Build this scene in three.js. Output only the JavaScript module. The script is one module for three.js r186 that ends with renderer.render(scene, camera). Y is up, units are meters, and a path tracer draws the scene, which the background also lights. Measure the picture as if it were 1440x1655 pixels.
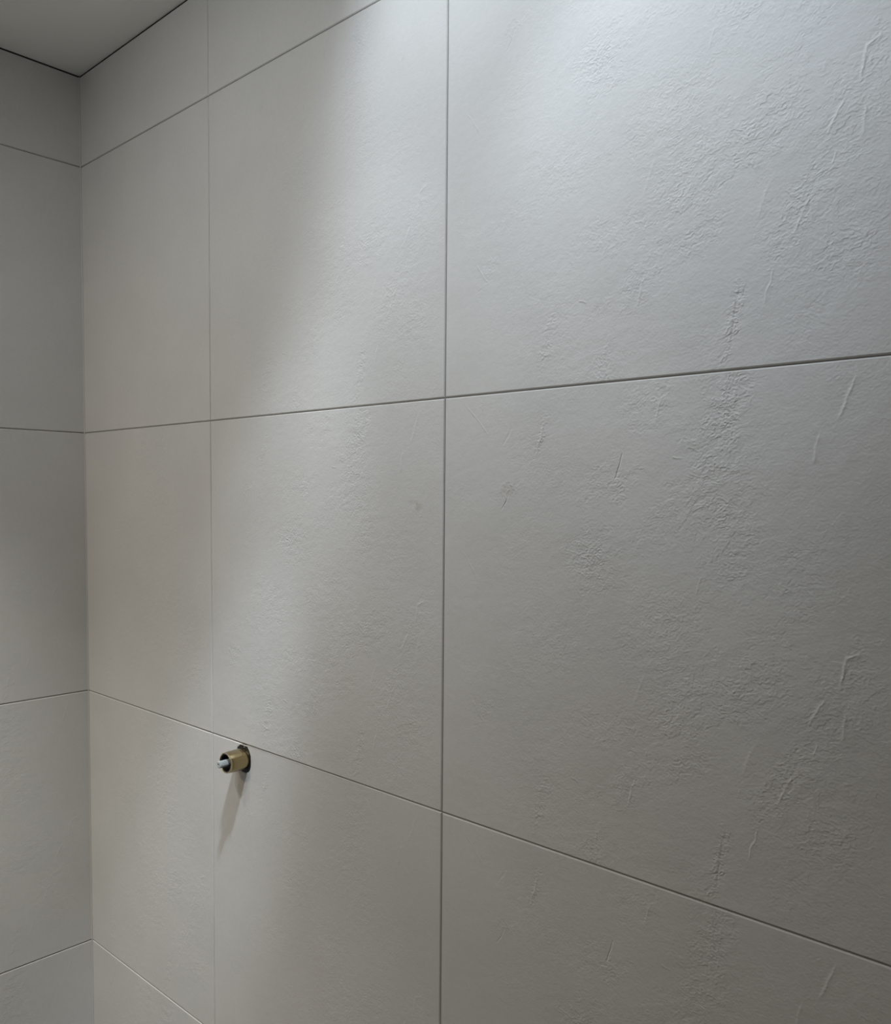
import * as THREE from 'three';
import { mergeGeometries, toCreasedNormals } from 'three/addons/utils/BufferGeometryUtils.js';

// ---------- camera, exposure, lamps (tuned here) ----------
const scene = new THREE.Scene();
scene.background = new THREE.Color(0, 0, 0);
const U = 0.6, FLOOR_TO_JOINT = 1.2;                 // tile pitch; height of the joint above the valve
const CEIL = FLOOR_TO_JOINT + 2.3349 * U;            // about 2.6 m
const ROOM = { x: 3.1, z: 2.5 };

const renderer = new THREE.WebGLRenderer({ antialias: true });
renderer.toneMapping = THREE.LinearToneMapping;
renderer.toneMappingExposure = 1.0;
renderer.shadowMap.enabled = true;

const camera = new THREE.PerspectiveCamera(61.3744, 1440 / 1655, 0.02, 20);
camera.matrixAutoUpdate = true;
camera.position.set(3.281755 * U, FLOOR_TO_JOINT + 0.765762 * U, 1.513371 * U);
{
  const r = new THREE.Vector3(0.7356782, 0.007841, -0.6772858), u = new THREE.Vector3(-0.0428348, 0.99847, -0.0349684), b = new THREE.Vector3(0.6759754, 0.0547369, 0.7348885);
  camera.quaternion.setFromRotationMatrix(new THREE.Matrix4().makeBasis(r, u, b));
}
camera.setViewOffset(1440, 1655, 0, -52.17, 1440, 1655);

const COOL = new THREE.Color().setRGB(0.87, 0.99, 1.14), PLAIN = new THREE.Color().setRGB(0.945, 1.0, 1.06), SOFT = new THREE.Color().setRGB(0.975, 1.0, 0.985), WARM = new THREE.Color().setRGB(1.2, 1.0, 0.76);
// x, z of the fitting; tilt of the beam; cone, penumbra, candela, softness, colour
const LAMPS = [
  { at: [1.517, 0.606], tilt: [-0.026, -1.2], angle: 0.47, penumbra: 0.52, power: 0.785, soft: 1.6, color: COOL, label: 'white swivelling ceiling spotlight aimed at the top of the tiled wall' },
  { at: [0.884, 1.111], tilt: [-0.29, -1.2], angle: 0.984, penumbra: 1.0, power: 1.5, soft: 2, color: PLAIN, label: 'white swivelling ceiling spotlight turned towards the tiled corner' },
  { at: [1.176, 0.42], tilt: [-0.434, -0.393], angle: 0.232, penumbra: 1.0, power: 1.5, soft: 2, color: COOL, label: 'middle of three tiny white ceiling spotlights by the tiled wall' },
  { at: [1.112, 0.505], tilt: [1.2, -1.2], angle: 1.25, penumbra: 0.278, power: 0.688, soft: 1.2, color: COOL, label: 'white ceiling spotlight swung away from the corner' },
  { at: [1.138, 0.42], tilt: [-0.223, -0.442], angle: 0.43, penumbra: 0.732, power: 0.42, soft: 2, color: COOL, label: 'one of three tiny white ceiling spotlights, the nearest to the corner' },
  { at: [1.214, 0.42], tilt: [-0.438, -0.24], angle: 0.165, penumbra: 1.0, power: 5.0, soft: 2, color: COOL, label: 'one of three tiny white ceiling spotlights, the farthest from the corner' },
  { at: [0.6, 0.9], tilt: [-0.2, 0.1], angle: 0.8, penumbra: 1.0, power: 9.4, soft: 2, color: SOFT, label: 'unseen white fill light nearest to the corner, added for ambient light' },  // fill lamp added to raise ambient light around the corner
  { at: [0.4, 2.2], tilt: [-0.1, -0.6], angle: 1.1, penumbra: 1.0, power: 2.65, soft: 2, color: WARM, label: 'unseen warm white fill light farthest from the tiled wall, added for ambient light' },  // second added fill, warms the ambient light on the left wall
];

// ---------- helpers ----------
const V = (x, y, z) => new THREE.Vector3(x, y, z);
function tag(o, label, category, kind) { o.userData.label = label; o.userData.category = category; if (kind) o.userData.kind = kind; return o; }
function mesh(name, geometry, material, parent) {
  const m = new THREE.Mesh(geometry, material); m.name = name; m.castShadow = m.receiveShadow = true; (parent ?? scene).add(m); return m;
}
function box(x0, y0, z0, x1, y1, z1) { return new THREE.BoxGeometry(x1 - x0, y1 - y0, z1 - z0).translate((x0 + x1) / 2, (y0 + y1) / 2, (z0 + z1) / 2); }

// seeded gradient noise
const PERM = new Uint8Array(512), GX = new Float32Array(256), GY = new Float32Array(256);
let seed = 20731;
const rnd = () => { seed = (seed * 1664525 + 1013904223) >>> 0; return seed / 4294967296; };
{
  const p = [...Array(256).keys()];
  for (let i = 255; i > 0; i--) { const j = Math.floor(rnd() * (i + 1)); [p[i], p[j]] = [p[j], p[i]]; }
  for (let i = 0; i < 512; i++) PERM[i] = p[i & 255];
  for (let i = 0; i < 256; i++) { const a = rnd() * 6.28318; GX[i] = Math.cos(a); GY[i] = Math.sin(a); }
}
function noise(x, y) {
  const xi = Math.floor(x), yi = Math.floor(y), fx = x - xi, fy = y - yi, X = xi & 255, Y = yi & 255;
  const a = PERM[PERM[X] + Y], b = PERM[PERM[X + 1] + Y], c = PERM[PERM[X] + Y + 1], d = PERM[PERM[X + 1] + Y + 1];
  const u = fx * fx * fx * (fx * (fx * 6 - 15) + 10), v = fy * fy * fy * (fy * (fy * 6 - 15) + 10);
  const n0 = GX[a] * fx + GY[a] * fy, n1 = GX[b] * (fx - 1) + GY[b] * fy, n2 = GX[c] * fx + GY[c] * (fy - 1), n3 = GX[d] * (fx - 1) + GY[d] * (fy - 1);
  const t = n0 + (n1 - n0) * u, w = n2 + (n3 - n2) * u;
  return (t + (w - t) * v) * 1.4;
}
function fbm(x, y, n) { let s = 0, a = 0.5; for (let i = 0; i < n; i++) { s += a * noise(x, y); x = x * 2.03 + 17.1; y = y * 2.03 + 5.7; a *= 0.5; } return s; }
const sstep = (a, b, x) => { const t = Math.min(1, Math.max(0, (x - a) / (b - a))); return t * t * (3 - 2 * t); };

// ---------- the cleft-stone relief, one mould for every tile (u right, v up, 0..1) ----------
const N = 2048;
// rough patches: u, v, radius along, radius across, angle (deg), strength
const PATCHES = [
  [0.654, 0.372, 0.13, 0.07, 35, 1.0], [0.70, 0.925, 0.06, 0.032, 68, 1.7], [0.565, 0.945, 0.04, 0.02, 75, 1.2], [0.294, 0.088, 0.05, 0.018, 72, 1.5], [0.282, 0.895, 0.05, 0.012, 74, 1.3],
  [0.467, 0.785, 0.05, 0.03, 30, 1.3], [0.43, 0.80, 0.05, 0.022, 55, 0.9], [0.711, 0.10, 0.07, 0.014, 80, 1.7], [0.60, 0.72, 0.10, 0.05, 20, 0.6], [0.72, 0.70, 0.12, 0.05, 60, 0.6],
  [0.40, 0.66, 0.08, 0.04, 20, 0.9], [0.45, 0.29, 0.10, 0.04, 10, 0.7], [0.52, 0.20, 0.07, 0.03, 60, 0.8], [0.90, 0.40, 0.12, 0.06, 65, 0.8], [0.80, 0.24, 0.08, 0.04, 65, 0.9], [0.92, 0.20, 0.10, 0.05, 70, 0.5],
  [0.55, 0.48, 0.12, 0.06, 15, 0.5], [0.30, 0.42, 0.12, 0.05, 20, 0.5], [0.22, 0.66, 0.08, 0.04, 40, 0.4], [0.20, 0.78, 0.04, 0.018, 30, 1.2], [0.41, 0.14, 0.04, 0.02, 20, 0.8], [0.44, 0.03, 0.05, 0.015, 80, 1.0],
  [0.66, 0.80, 0.07, 0.06, 60, 1.0], [0.52, 0.95, 0.05, 0.03, 70, 0.9], [0.42, 0.62, 0.07, 0.05, 60, 1.0], [0.13, 0.27, 0.04, 0.02, 60, 0.7], [0.85, 0.60, 0.10, 0.05, 60, 0.5], [0.64, 0.25, 0.06, 0.03, 40, 0.9], [0.78, 0.43, 0.07, 0.05, 60, 0.8],
];
// veins: polyline, height (m, negative = groove), half width (m), step (m)
const VEINS = [
  [[[0.950, 0.512], [0.935, 0.506], [0.921, 0.498], [0.917, 0.470], [0.914, 0.444]], 0.00022, 0.0022, 0.0003],
  [[[0.893, 0.425], [0.880, 0.412], [0.873, 0.395], [0.862, 0.371]], 0.0002, 0.0022, 0.00028],
  [[[0.880, 0.347], [0.877, 0.337], [0.874, 0.322]], 0.00018, 0.0016, 0.0002],
  [[[0.845, 0.283], [0.835, 0.272], [0.826, 0.254], [0.818, 0.236], [0.812, 0.218]], 0.0002, 0.0021, 0.00028],
  [[[0.781, 0.170], [0.775, 0.150], [0.769, 0.130], [0.764, 0.106]], 0.00017, 0.0016, 0.0002],
  [[[0.529, 0.206], [0.521, 0.182], [0.515, 0.157], [0.512, 0.140]], 0.00017, 0.0016, 0.0002],
  [[[0.924, 0.975], [0.912, 0.945], [0.904, 0.922], [0.894, 0.897]], 0.00022, 0.0022, 0.00028],
  [[[0.868, 0.885], [0.861, 0.852], [0.856, 0.825]], 0.00014, 0.0022, 0.00022],
  [[[0.568, 0.965], [0.561, 0.945], [0.559, 0.918]], 0.00018, 0.0018, 0.00022],
  [[[0.485, 0.858], [0.478, 0.832], [0.470, 0.803]], -0.0004, 0.0013, 0],
  [[[0.20, 0.782], [0.188, 0.756], [0.176, 0.735]], -0.00022, 0.001, 0],
  [[[0.720, 0.155], [0.713, 0.118], [0.709, 0.09], [0.703, 0.04]], -0.00018, 0.002, -0.0002],
  [[[0.290, 0.935], [0.284, 0.905], [0.275, 0.875], [0.270, 0.850]], 0.00018, 0.0019, 0.0002],
  [[[0.060, 0.985], [0.090, 0.955], [0.12, 0.925], [0.135, 0.905]], 0.00014, 0.0013, 0],
  [[[0.094, 0.295], [0.112, 0.268], [0.131, 0.243]], 0.00018, 0.0013, 0],
  [[[0.372, 0.172], [0.384, 0.170], [0.394, 0.164]], 0.00017, 0.0015, 0.0001],
  [[[0.593, 0.846], [0.604, 0.842], [0.618, 0.843]], 0.0002, 0.0016, 0],
  [[[0.390, 0.643], [0.404, 0.640], [0.413, 0.632]], 0.00022, 0.0012, 0],
  [[[0.060, 0.64], [0.080, 0.615], [0.105, 0.578]], 0.0001, 0.0013, 0],
  [[[0.545, 0.42], [0.530, 0.38], [0.520, 0.345]], 0.0001, 0.003, 0.0001],
  [[[0.205, 0.925], [0.190, 0.900], [0.175, 0.88]], -0.0001, 0.002, 0],
  [[[0.660, 0.62], [0.652, 0.60], [0.648, 0.58]], 0.00012, 0.0016, 0],
  [[[0.45, 0.10], [0.440, 0.07], [0.435, 0.03]], 0.0001, 0.003, 0.0001],
  [[[0.925, 0.41], [0.922, 0.38], [0.918, 0.355]], 0.00015, 0.0022, 0.0002],
  [[[0.67, 0.80], [0.63, 0.73], [0.60, 0.69]], -0.0001, 0.003, 0],
  [[[0.78, 0.34], [0.76, 0.30], [0.745, 0.25]], 0.0001, 0.003, 0.00012],
];
function makeRelief() {
  const h = new Float32Array(N * N), rough = new Float32Array(N * N);
  for (const [pu, pv, ra, rb, deg, s] of PATCHES) {
    const c = Math.cos(deg * Math.PI / 180), q = Math.sin(deg * Math.PI / 180), R = Math.ceil(Math.max(ra, rb) * 1.7 * N), i0 = Math.floor(pu * N), j0 = Math.floor(pv * N);
    for (let j = Math.max(0, j0 - R); j < Math.min(N, j0 + R); j++) for (let i = Math.max(0, i0 - R); i < Math.min(N, i0 + R); i++) {
      const du = i / N - pu, dv = j / N - pv, a = (du * c + dv * q) / ra, b = (-du * q + dv * c) / rb, d = Math.sqrt(a * a + b * b) + 0.75 * noise(i / N * 26 + pu * 90, j / N * 26) + 0.4 * noise(i / N * 60 + pu * 50, j / N * 60);
      if (d < 1.5) rough[j * N + i] += s * (1 - sstep(0.35, 1.4, d));
    }
  }
  for (let j = 0; j < N; j++) for (let i = 0; i < N; i++) {
    const u = i / N, v = j / N, k = j * N + i;
    const w1 = fbm(u * 9 + 3, v * 9, 3), w2 = fbm(u * 9 + 40, v * 9 + 11, 3);
    const su = u + 0.012 * w1, sv = v + 0.012 * w2;
    // axes leaning like the cleft: along is 14 degrees off horizontal
    const a = su * 0.970 + sv * 0.242, b = -su * 0.242 + sv * 0.970;
    let z = 0.0011 * fbm(u * 3.1 + 8, v * 3.1 + 2, 2) + 0.00046 * fbm(a * 11, b * 14 + 4, 3);
    const patch = fbm(a * 5 + 60, b * 6, 3), spread = 0.34 + 0.66 * sstep(0.0, 0.55, u);
    const m = spread * (0.55 + 0.75 * sstep(-0.1, 0.4, patch)) + 1.25 * rough[k];
    const n1 = noise(a * 38, b * 54 + 9), n2 = noise(a * 88 + 5, b * 122), n3 = noise(a * 175 + 31, b * 235), n4 = noise(u * 330, v * 400), n5 = noise(u * 150 + 70, v * 140 + 20), n6 = noise(u * 60 + 33, v * 52 + 80);
    const flake = sstep(-0.07, 0.09, n1 + 0.55 * n2 + 0.2 * n3) - 0.5, chip = sstep(-0.05, 0.1, n5 + 0.5 * n3 - 0.12) - 0.5;
    z += 1.5 * m * (0.000055 * flake + 0.00004 * chip + 0.00005 * n1 + 0.00005 * n6 + 0.00006 * (0.5 - Math.abs(n2)) + 0.000034 * n3 + 0.000014 * n4);
    h[k] = z;
  }
  for (const [line, hi, wid, st] of VEINS) {
    const us = line.map((p) => p[0]), vs = line.map((p) => p[1]), pad = 0.03;
    const i0 = Math.max(0, Math.floor((Math.min(...us) - pad) * N)), i1 = Math.min(N, Math.ceil((Math.max(...us) + pad) * N)), j0 = Math.max(0, Math.floor((Math.min(...vs) - pad) * N)), j1 = Math.min(N, Math.ceil((Math.max(...vs) + pad) * N));
    for (let j = j0; j < j1; j++) for (let i = i0; i < i1; i++) {
      const u = i / N + 0.0045 * fbm(i / N * 45, j / N * 45 + 7, 3), v = j / N + 0.003 * fbm(i / N * 45 + 9, j / N * 45, 2);
      let best = 9, side = 0, t0 = 0, len = 0;
      for (let s = 0; s + 1 < line.length; s++) {
        const [ax, ay] = line[s], [bx, by] = line[s + 1], dx = bx - ax, dy = by - ay, L2 = dx * dx + dy * dy, t = Math.min(1, Math.max(0, ((u - ax) * dx + (v - ay) * dy) / L2));
        const ex = u - ax - dx * t, ey = v - ay - dy * t, d = Math.hypot(ex, ey);
        if (d < best) { best = d; side = Math.sign(dx * ey - dy * ex); t0 = (s + t) / (line.length - 1); }
      }
      const d = best * U, taper = sstep(0, 0.2, t0) * (1 - sstep(0.8, 1, t0));
      if (d < 0.016) h[j * N + i] += taper * 2.6 * (hi * Math.exp(-(d * d) / (wid * wid * 0.5)) * (0.75 + 0.5 * noise(u * 60, v * 60)) + st * (side > 0 ? 1 : -1) * 0.5 * Math.exp(-d / 0.004) * (1 - Math.exp(-d / (wid * 0.5))));
    }
  }
  const t = new THREE.DataTexture(h.map((z) => 0.5 + z / 0.004), N, N, THREE.RedFormat, THREE.FloatType);
  t.magFilter = THREE.LinearFilter; t.wrapS = t.wrapT = THREE.ClampToEdgeWrapping; t.needsUpdate = true;
  return t;
}
const relief = makeRelief();

// body colour of the porcelain: faint clouds; some tiles carry stains of their own: [u, v, radius u, radius v, lean, strength]
const BASE = [0.594, 0.578, 0.546];
function makeColour(stains) {
  const M = 1024, d = new Uint8Array(M * M * 4), enc = (l) => Math.round(255 * (1.055 * Math.pow(l, 1 / 2.4) - 0.055));
  for (let j = 0; j < M; j++) for (let i = 0; i < M; i++) {
    const u = i / M, v = j / M, g = 1 + 0.05 * fbm(u * 5, v * 5 + 3, 4) + 0.02 * noise(u * 90, v * 120), warm = 0.012 * fbm(u * 3 + 9, v * 3, 2);
    let s = 0;
    for (const [su, sv, ru, rv, lean, k] of stains) {
      const du = u - su - lean * (v - sv), dv = v - sv, q = Math.hypot(du / ru, dv / rv) + 0.8 * noise(u * 70, v * 70) + 0.5 * noise(u * 160, v * 160);
      s = Math.max(s, k * (1 - sstep(0.2, 1.1, q)));
    }
    const o = (j * M + i) * 4;
    d[o] = enc(BASE[0] * g * (1 + warm) * (1 - s * 0.75)); d[o + 1] = enc(BASE[1] * g * (1 - s)); d[o + 2] = enc(BASE[2] * g * (1 - warm) * (1 - s * 1.25)); d[o + 3] = 255;
  }
  const t = new THREE.DataTexture(d, M, M); t.colorSpace = THREE.SRGBColorSpace; t.magFilter = THREE.LinearFilter; t.needsUpdate = true;
  return t;
}
const BUMP = 0.004;
// the press leaves some tiles flatter than others
const plainMap = makeColour([]), tileMat = (map, share) => new THREE.MeshPhysicalMaterial({ map, bumpMap: relief, bumpScale: BUMP * share, roughness: 0.62, specularIntensity: 0.7 });
const M = {
  tile: tileMat(plainMap, 1.18), tileFlatter: tileMat(plainMap, 0.85), tileFlat: tileMat(plainMap, 0.42),
  tileStained: tileMat(makeColour([[0.196, 0.782, 0.026, 0.016, 0.2, 0.10], [0.186, 0.755, 0.003, 0.022, 0.42, 0.22]]), 1.18),
  tileSmudged: tileMat(makeColour([[0.922, 0.742, 0.012, 0.014, 0, 0.15], [0.905, 0.752, 0.03, 0.005, -0.6, 0.08]]), 0.85),
  grout: new THREE.MeshStandardMaterial({ color: new THREE.Color().setRGB(0.27, 0.26, 0.242), roughness: 0.95 }),
  silicone: new THREE.MeshStandardMaterial({ color: new THREE.Color().setRGB(0.52, 0.50, 0.465), roughness: 0.6 }),
  plaster: new THREE.MeshStandardMaterial({ color: new THREE.Color().setRGB(0.93, 0.93, 0.90), roughness: 0.95 }),
  wallPaint: new THREE.MeshStandardMaterial({ color: new THREE.Color().setRGB(0.26, 0.26, 0.255), roughness: 0.95 }),
  floorTile: new THREE.MeshStandardMaterial({ color: new THREE.Color().setRGB(0.2, 0.2, 0.2), roughness: 0.5 }),
  black: new THREE.MeshStandardMaterial({ color: new THREE.Color().setRGB(0.012, 0.012, 0.012), roughness: 0.9 }),
  brass: new THREE.MeshPhysicalMaterial({ color: new THREE.Color().setRGB(0.33, 0.25, 0.11), metalness: 0.95, roughness: 0.2, clearcoat: 1, clearcoatRoughness: 0.2 }),
  rim: new THREE.MeshPhysicalMaterial({ color: new THREE.Color().setRGB(0.62, 0.54, 0.38), metalness: 1, roughness: 0.22 }),
  rubberAndShade: new THREE.MeshStandardMaterial({ color: new THREE.Color().setRGB(0.008, 0.008, 0.008), roughness: 0.6 }),  // black of the valve sleeve and of the shade in the hole
  plastic: new THREE.MeshPhysicalMaterial({ color: new THREE.Color().setRGB(0.40, 0.425, 0.40), roughness: 0.45 }),
  white: new THREE.MeshStandardMaterial({ color: new THREE.Color().setRGB(0.8, 0.8, 0.79), roughness: 0.5 }),
  adhesive: new THREE.MeshStandardMaterial({ color: new THREE.Color().setRGB(0.22, 0.21, 0.2), roughness: 0.95 }),
};

// ---------- the setting ----------
const T = 0.010, JOINT = 0.0018, CHAMFER = 0.0014, GROUT = 0.0078, GAP = 0.003;   // tile thickness, joint width, arris
// columns of the right wall from the corner, rows of both walls from the floor (in tile pitches)
const COLS = [0, 0.8758, 1.8838, 2.8995, 3.9075, 4.9078, 5.9];
const ROWS = [-2, -1, 0, 1, 2, 2.3349];
const X = (u) => u * U, Y = (v) => FLOOR_TO_JOINT + v * U;
const HOLE = { x: X(1.048), y: Y(-0.0465) };
function holePath(grow) {
  // sawn by hand: flat towards the right, peaked at the top
  const pts = [[0.0240, 0.000], [0.0235, 0.009], [0.0195, 0.0175], [0.0115, 0.0262], [0.001, 0.0274], [-0.0105, 0.0250], [-0.0205, 0.0175], [-0.0235, 0.008], [-0.0245, -0.002], [-0.0225, -0.012], [-0.016, -0.021], [-0.006, -0.0262], [0.005, -0.0268], [0.0145, -0.0240], [0.0205, -0.0180], [0.0236, -0.010]];
  const path = new THREE.Path();
  pts.forEach(([x, y], i) => path[i ? 'lineTo' : 'moveTo'](HOLE.x + x * grow, HOLE.y + y * grow));
  path.closePath();
  return path;
}
// a tile lying in the plane z = 0..T, front face +z, uv 0..1 over one full pitch
function tileGeometry(x0, y0, x1, y1, ox, oy, hole) {
  const c = CHAMFER, s = new THREE.Shape([new THREE.Vector2(x0 + c, y0 + c), new THREE.Vector2(x1 - c, y0 + c), new THREE.Vector2(x1 - c, y1 - c), new THREE.Vector2(x0 + c, y1 - c)]);
  if (hole) s.holes.push(hole);
  const g = new THREE.ExtrudeGeometry(s, { depth: T - c, bevelEnabled: true, bevelThickness: c, bevelSize: c, bevelSegments: 1, steps: 1, curveSegments: 4 });
  const p = g.attributes.position, uv = g.attributes.uv;
  for (let i = 0; i < p.count; i++) uv.setXY(i, (p.getX(i) - ox) / U, (p.getY(i) - oy) / U);
  return g;
}
const wallBack = T;                                   // tile faces stand at z = 0 and x = 0
// right wall: backing bored for the valve, then solid masonry behind
{
  const H = CEIL + 0.25, s = new THREE.Shape([new THREE.Vector2(-0.2, -0.1), new THREE.Vector2(ROOM.x + 0.2, -0.1), new THREE.Vector2(ROOM.x + 0.2, H), new THREE.Vector2(-0.2, H)]);
  s.holes.push(holePath(1.0));
  const front = new THREE.ExtrudeGeometry(s, { depth: 0.09, bevelEnabled: false }).translate(0, 0, -T - 0.09 + GROUT);
  const back = box(-0.2, -0.1, -T - 0.2, ROOM.x + 0.2, H, -T - 0.0885).toNonIndexed();
  const wall = tag(mesh('wall_right', mergeGeometries([front, back]), M.grout), 'large right wall clad in square pale stone-look porcelain tiles', 'wall', 'structure');
  for (let r = 0; r < ROWS.length - 1; r++) for (let c = 0; c < COLS.length - 1; c++) {
    const j = JOINT / 2, x0 = c ? X(COLS[c]) + j : 0.0012, x1 = Math.min(X(COLS[c + 1]) - j, ROOM.x), y0 = Y(ROWS[r]) + j, y1 = Y(ROWS[r + 1]) - (r === ROWS.length - 2 ? GAP : j);
    if (x0 >= ROOM.x) continue;
    const ox = c ? X(COLS[c]) : X(COLS[1]) - U, mat = r === 2 && c === 2 ? M.tileStained : r === 2 && c === 1 ? M.tileSmudged : c === 0 || (c === 1 && r < 2) ? M.tileFlat : r < 2 || c === 1 ? M.tileFlatter : M.tile;
    const t = mesh('tile', tileGeometry(x0, y0, x1, y1, ox, Y(ROWS[r]), r === 1 && c === 1 ? holePath(1.0) : null), mat, wall);
    t.position.z = -T;
  }
}
// left wall, tiles turned to face +x
{
  const wall = tag(mesh('wall_left', box(-0.2, -0.1, -T, -T + GROUT, CEIL + 0.25, ROOM.z + 0.2), M.grout), 'left wall of the corner clad in square pale porcelain tiles', 'wall', 'structure');
  const cuts = [0, 1.0, 2.0, 3.0, 4.0, 4.17];
  for (let r = 0; r < ROWS.length - 1; r++) for (let c = 0; c < cuts.length - 1; c++) {
    const j = JOINT / 2, z0 = X(cuts[c]) + (c ? j : 0.0004), z1 = Math.min(X(cuts[c + 1]) - j, ROOM.z), y0 = Y(ROWS[r]) + j, y1 = Y(ROWS[r + 1]) - (r === ROWS.length - 2 ? GAP : j);
    // local x runs against z, so that the front faces +x
    const t = mesh('tile', tileGeometry(-z1, y0, -z0, y1, -X(cuts[c]) - U, Y(ROWS[r]), null), M.tileFlat, wall);
    t.rotation.y = Math.PI / 2; t.position.x = -T;
  }
}
// ceiling: board held 3 mm off the tiles, a strip blackened for the shade in the gap, slab above
{
  tag(mesh('ceiling', box(-T, CEIL, -T, ROOM.x, CEIL + 0.25, ROOM.z), M.plaster), 'flat matt white plasterboard ceiling', 'ceiling', 'structure');
  const low = CEIL - GAP - 0.004;
  tag(mesh('trim_1', mergeGeometries([box(-T + 0.001, low, -T + 0.001, ROOM.x, CEIL, -0.0012), box(-T + 0.001, low, -0.0012, -0.0012, CEIL, ROOM.z)]), M.black), 'thin strip painted black for the shade in the gap between the ceiling and the tiled walls', 'trim', 'structure');
}
tag(mesh('floor', box(-0.2, -0.1, -T, ROOM.x + 0.2, 0, ROOM.z + 0.2), M.floorTile), 'grey bathroom floor below the tiled walls', 'floor', 'structure');
tag(mesh('wall_rear', box(ROOM.x, 0, -T, ROOM.x + 0.2, CEIL + 0.25, ROOM.z + 0.2), M.wallPaint), 'plain painted wall behind the viewer', 'wall', 'structure');
tag(mesh('wall_front', box(0, 0, ROOM.z, ROOM.x, CEIL + 0.25, ROOM.z + 0.2), M.wallPaint), 'plain painted wall facing the tiled right wall', 'wall', 'structure');
tag(mesh('trim_2', mergeGeometries([new THREE.ExtrudeGeometry(new THREE.Shape([[0, 0], [0.0018, 0], [0.0012, 0.0006], [0.0006, 0.0012], [0, 0.0018]].map(([x, y]) => new THREE.Vector2(x, y))), { depth: CEIL - GAP, bevelEnabled: false }).rotateX(Math.PI / 2).translate(0, CEIL - GAP, 0)]), M.silicone), 'thin pale sealant bead in the corner of the two tiled walls', 'trim', 'structure');

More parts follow.
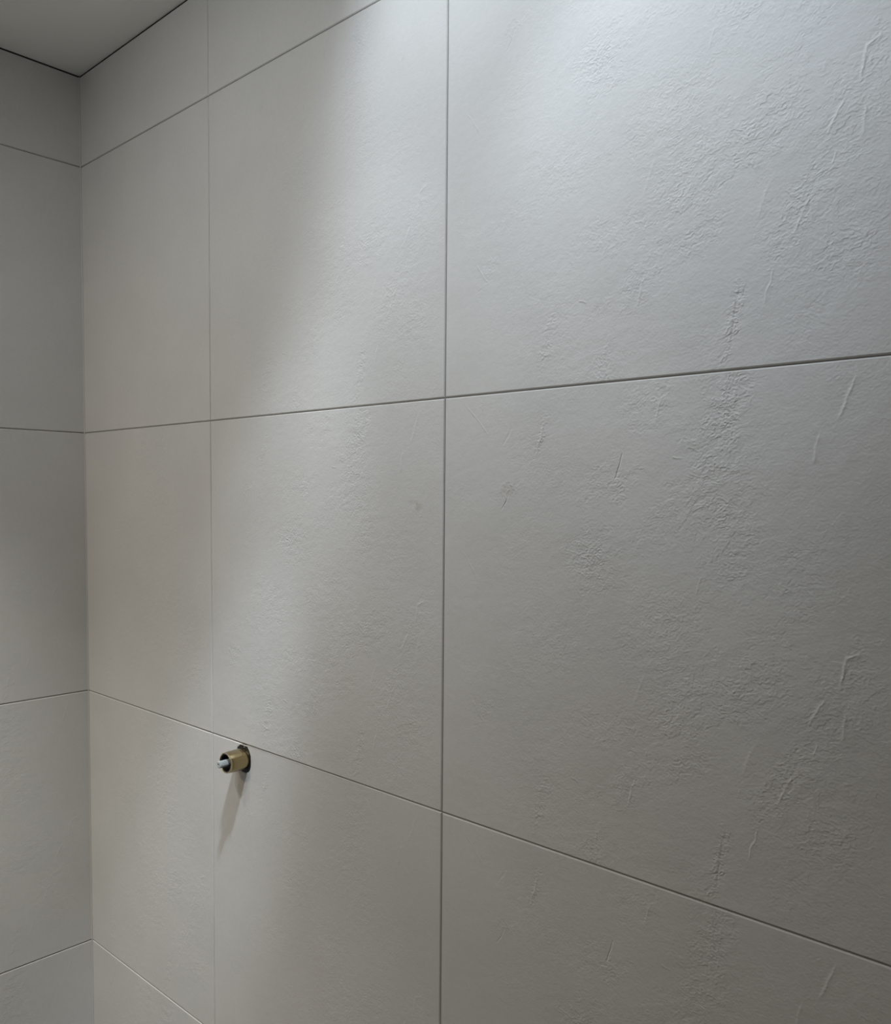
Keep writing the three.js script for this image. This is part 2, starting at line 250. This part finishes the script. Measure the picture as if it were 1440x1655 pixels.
// ---------- the valve ----------
{
  const valve = new THREE.Group(); valve.name = 'shower_valve'; scene.add(valve);
  valve.position.set(HOLE.x, HOLE.y, 0);
  tag(valve, 'unfinished brass shower valve stub with a white spindle sticking out of the tiled wall', 'valve');
  const turn = (pts, seg = 48) => toCreasedNormals(new THREE.LatheGeometry(pts.map(([r, z]) => new THREE.Vector2(r, z)), seg).rotateX(Math.PI / 2), 0.6);
  // profile: outside from inside the wall to the lip, then back down the bore
  mesh('valve_body', turn([[0.0192, -0.08], [0.0192, -0.004], [0.0194, 0.0], [0.0198, 0.008], [0.0199, 0.016], [0.0197, 0.026], [0.0191, 0.0345], [0.0186, 0.0362], [0.0172, 0.0366], [0.0166, 0.0360], [0.0164, 0.030], [0.0164, -0.02], [0.0, -0.02]]), M.brass, valve);
  const lip = mesh('retaining_ring', turn([[0.0170, 0.0362], [0.0186, 0.0362], [0.0189, 0.0370], [0.0188, 0.0384], [0.0182, 0.0390], [0.0172, 0.0390], [0.0165, 0.0383], [0.0164, 0.036], [0.0170, 0.0362]]), M.rim, valve);
  lip.userData.label = 'bright brass ring around the valve mouth';
  const sock = mesh('cartridge_sleeve', turn([[0.0163, 0.0372], [0.0150, 0.0372], [0.0146, 0.034], [0.0140, 0.012], [0.0, 0.012]]), M.rubberAndShade, valve);
  sock.userData.label = 'black sleeve inside the valve mouth';
  // splined spindle
  const n = 20, s = new THREE.Shape();
  for (let i = 0; i < n * 2; i++) { const a = i / (n * 2) * Math.PI * 2, r = i % 2 ? 0.0056 : 0.0064; s[i ? 'lineTo' : 'moveTo'](Math.cos(a) * r, Math.sin(a) * r); }
  s.closePath();
  const screw = new THREE.Path(); screw.absarc(0, 0, 0.0019, 0, Math.PI * 2, true); s.holes.push(screw);
  const spin = mesh('spindle', new THREE.ExtrudeGeometry(s, { depth: 0.040, bevelEnabled: true, bevelThickness: 0.0006, bevelSize: 0.0004, bevelOffset: -0.0004, bevelSegments: 1, curveSegments: 10 }).translate(0, 0, 0.0125), M.plastic, valve);
  spin.userData.label = 'white splined plastic spindle';
  // black fill added around the body, standing in for shade inside the hole
  const holeShade = new THREE.Shape([[0.0246, 0], [0.0240, 0.0095], [0.0198, 0.0180], [0.0112, 0.0268], [0.001, 0.0279], [-0.0110, 0.0255], [-0.0211, 0.0178], [-0.0243, 0.008], [-0.0250, -0.002], [-0.0231, -0.0125], [-0.0165, -0.0216], [-0.006, -0.0268], [0.005, -0.0274], [0.0150, -0.0246], [0.0211, -0.0185], [0.0242, -0.010]].map(([x, y]) => new THREE.Vector2(x, y)));
  const bore = new THREE.Path(); bore.absarc(0, 0, 0.0190, 0, Math.PI * 2, true); holeShade.holes.push(bore);
  mesh('hole_shade_fill', new THREE.ExtrudeGeometry(holeShade, { depth: 0.006, bevelEnabled: false, curveSegments: 24 }).translate(0, 0, -0.0008 - 0.006), M.rubberAndShade, valve).userData.label = 'black fill painted for the shade inside the hole around the valve';
  // crumbs of tile adhesive on the body at the top of the hole
  const lump = new THREE.IcosahedronGeometry(0.0015, 1); lump.scale(1.2, 0.8, 1);
  const a = mesh('adhesive_crumb', lump, M.adhesive, valve); a.position.set(0.002, 0.0222, -0.0012); a.userData.label = 'grey crumb of adhesive';
}

// ---------- ceiling spotlights (outside the picture), the last two added as fill ----------
for (const [k, L] of LAMPS.entries()) {
  const g = new THREE.Group(); g.name = 'ceiling_spotlight' + (k ? '_00' + k : ''); scene.add(g);
  g.position.set(L.at[0], CEIL, L.at[1]);
  tag(g, L.label, 'lamp');
  const k2 = L.at[1] === 0.42 ? 0.36 : 1, R = 0.04;
  g.scale.setScalar(k2);
  mesh('trim_ring', toCreasedNormals(new THREE.LatheGeometry([[R, 0], [R + 0.008, 0], [R + 0.0085, -0.002], [R + 0.004, -0.004], [R, -0.004], [R, 0]].map(([r, y]) => new THREE.Vector2(r, y)), 48), 0.6), M.white, g);
  const dir = V(L.tilt[0], -1, L.tilt[1]).normalize(), q = new THREE.Quaternion().setFromUnitVectors(V(0, -1, 0), dir);
  const head = mesh('lamp_head', toCreasedNormals(new THREE.LatheGeometry([[0.0, 0.02], [0.030, 0.02], [0.033, 0.015], [0.033, -0.036], [0.031, -0.038], [0.027, -0.036], [0.026, -0.03], [0.0, -0.03]].map(([r, y]) => new THREE.Vector2(r, y)), 40), 0.6), M.white, g);
  head.quaternion.copy(q); head.position.y = -0.012;
  const lens = mesh('lens', new THREE.CylinderGeometry(0.025, 0.025, 0.003, 32).translate(0, -0.033, 0), new THREE.MeshStandardMaterial({ color: 0xffffff, emissive: L.color, emissiveIntensity: 2 }), head);
  lens.castShadow = false;
  const s = new THREE.SpotLight(L.color, L.power, 0, L.angle, L.penumbra, 2);
  s.name = 'spotlight_beam';
  s.position.copy(g.position).addScaledVector(dir, 0.06 * k2); s.position.y -= 0.012 * k2;
  s.target.position.copy(s.position).add(dir);
  s.castShadow = true; s.shadow.radius = L.soft; s.shadow.mapSize.set(2048, 2048);
  scene.add(s, s.target);
}

renderer.render(scene, camera);
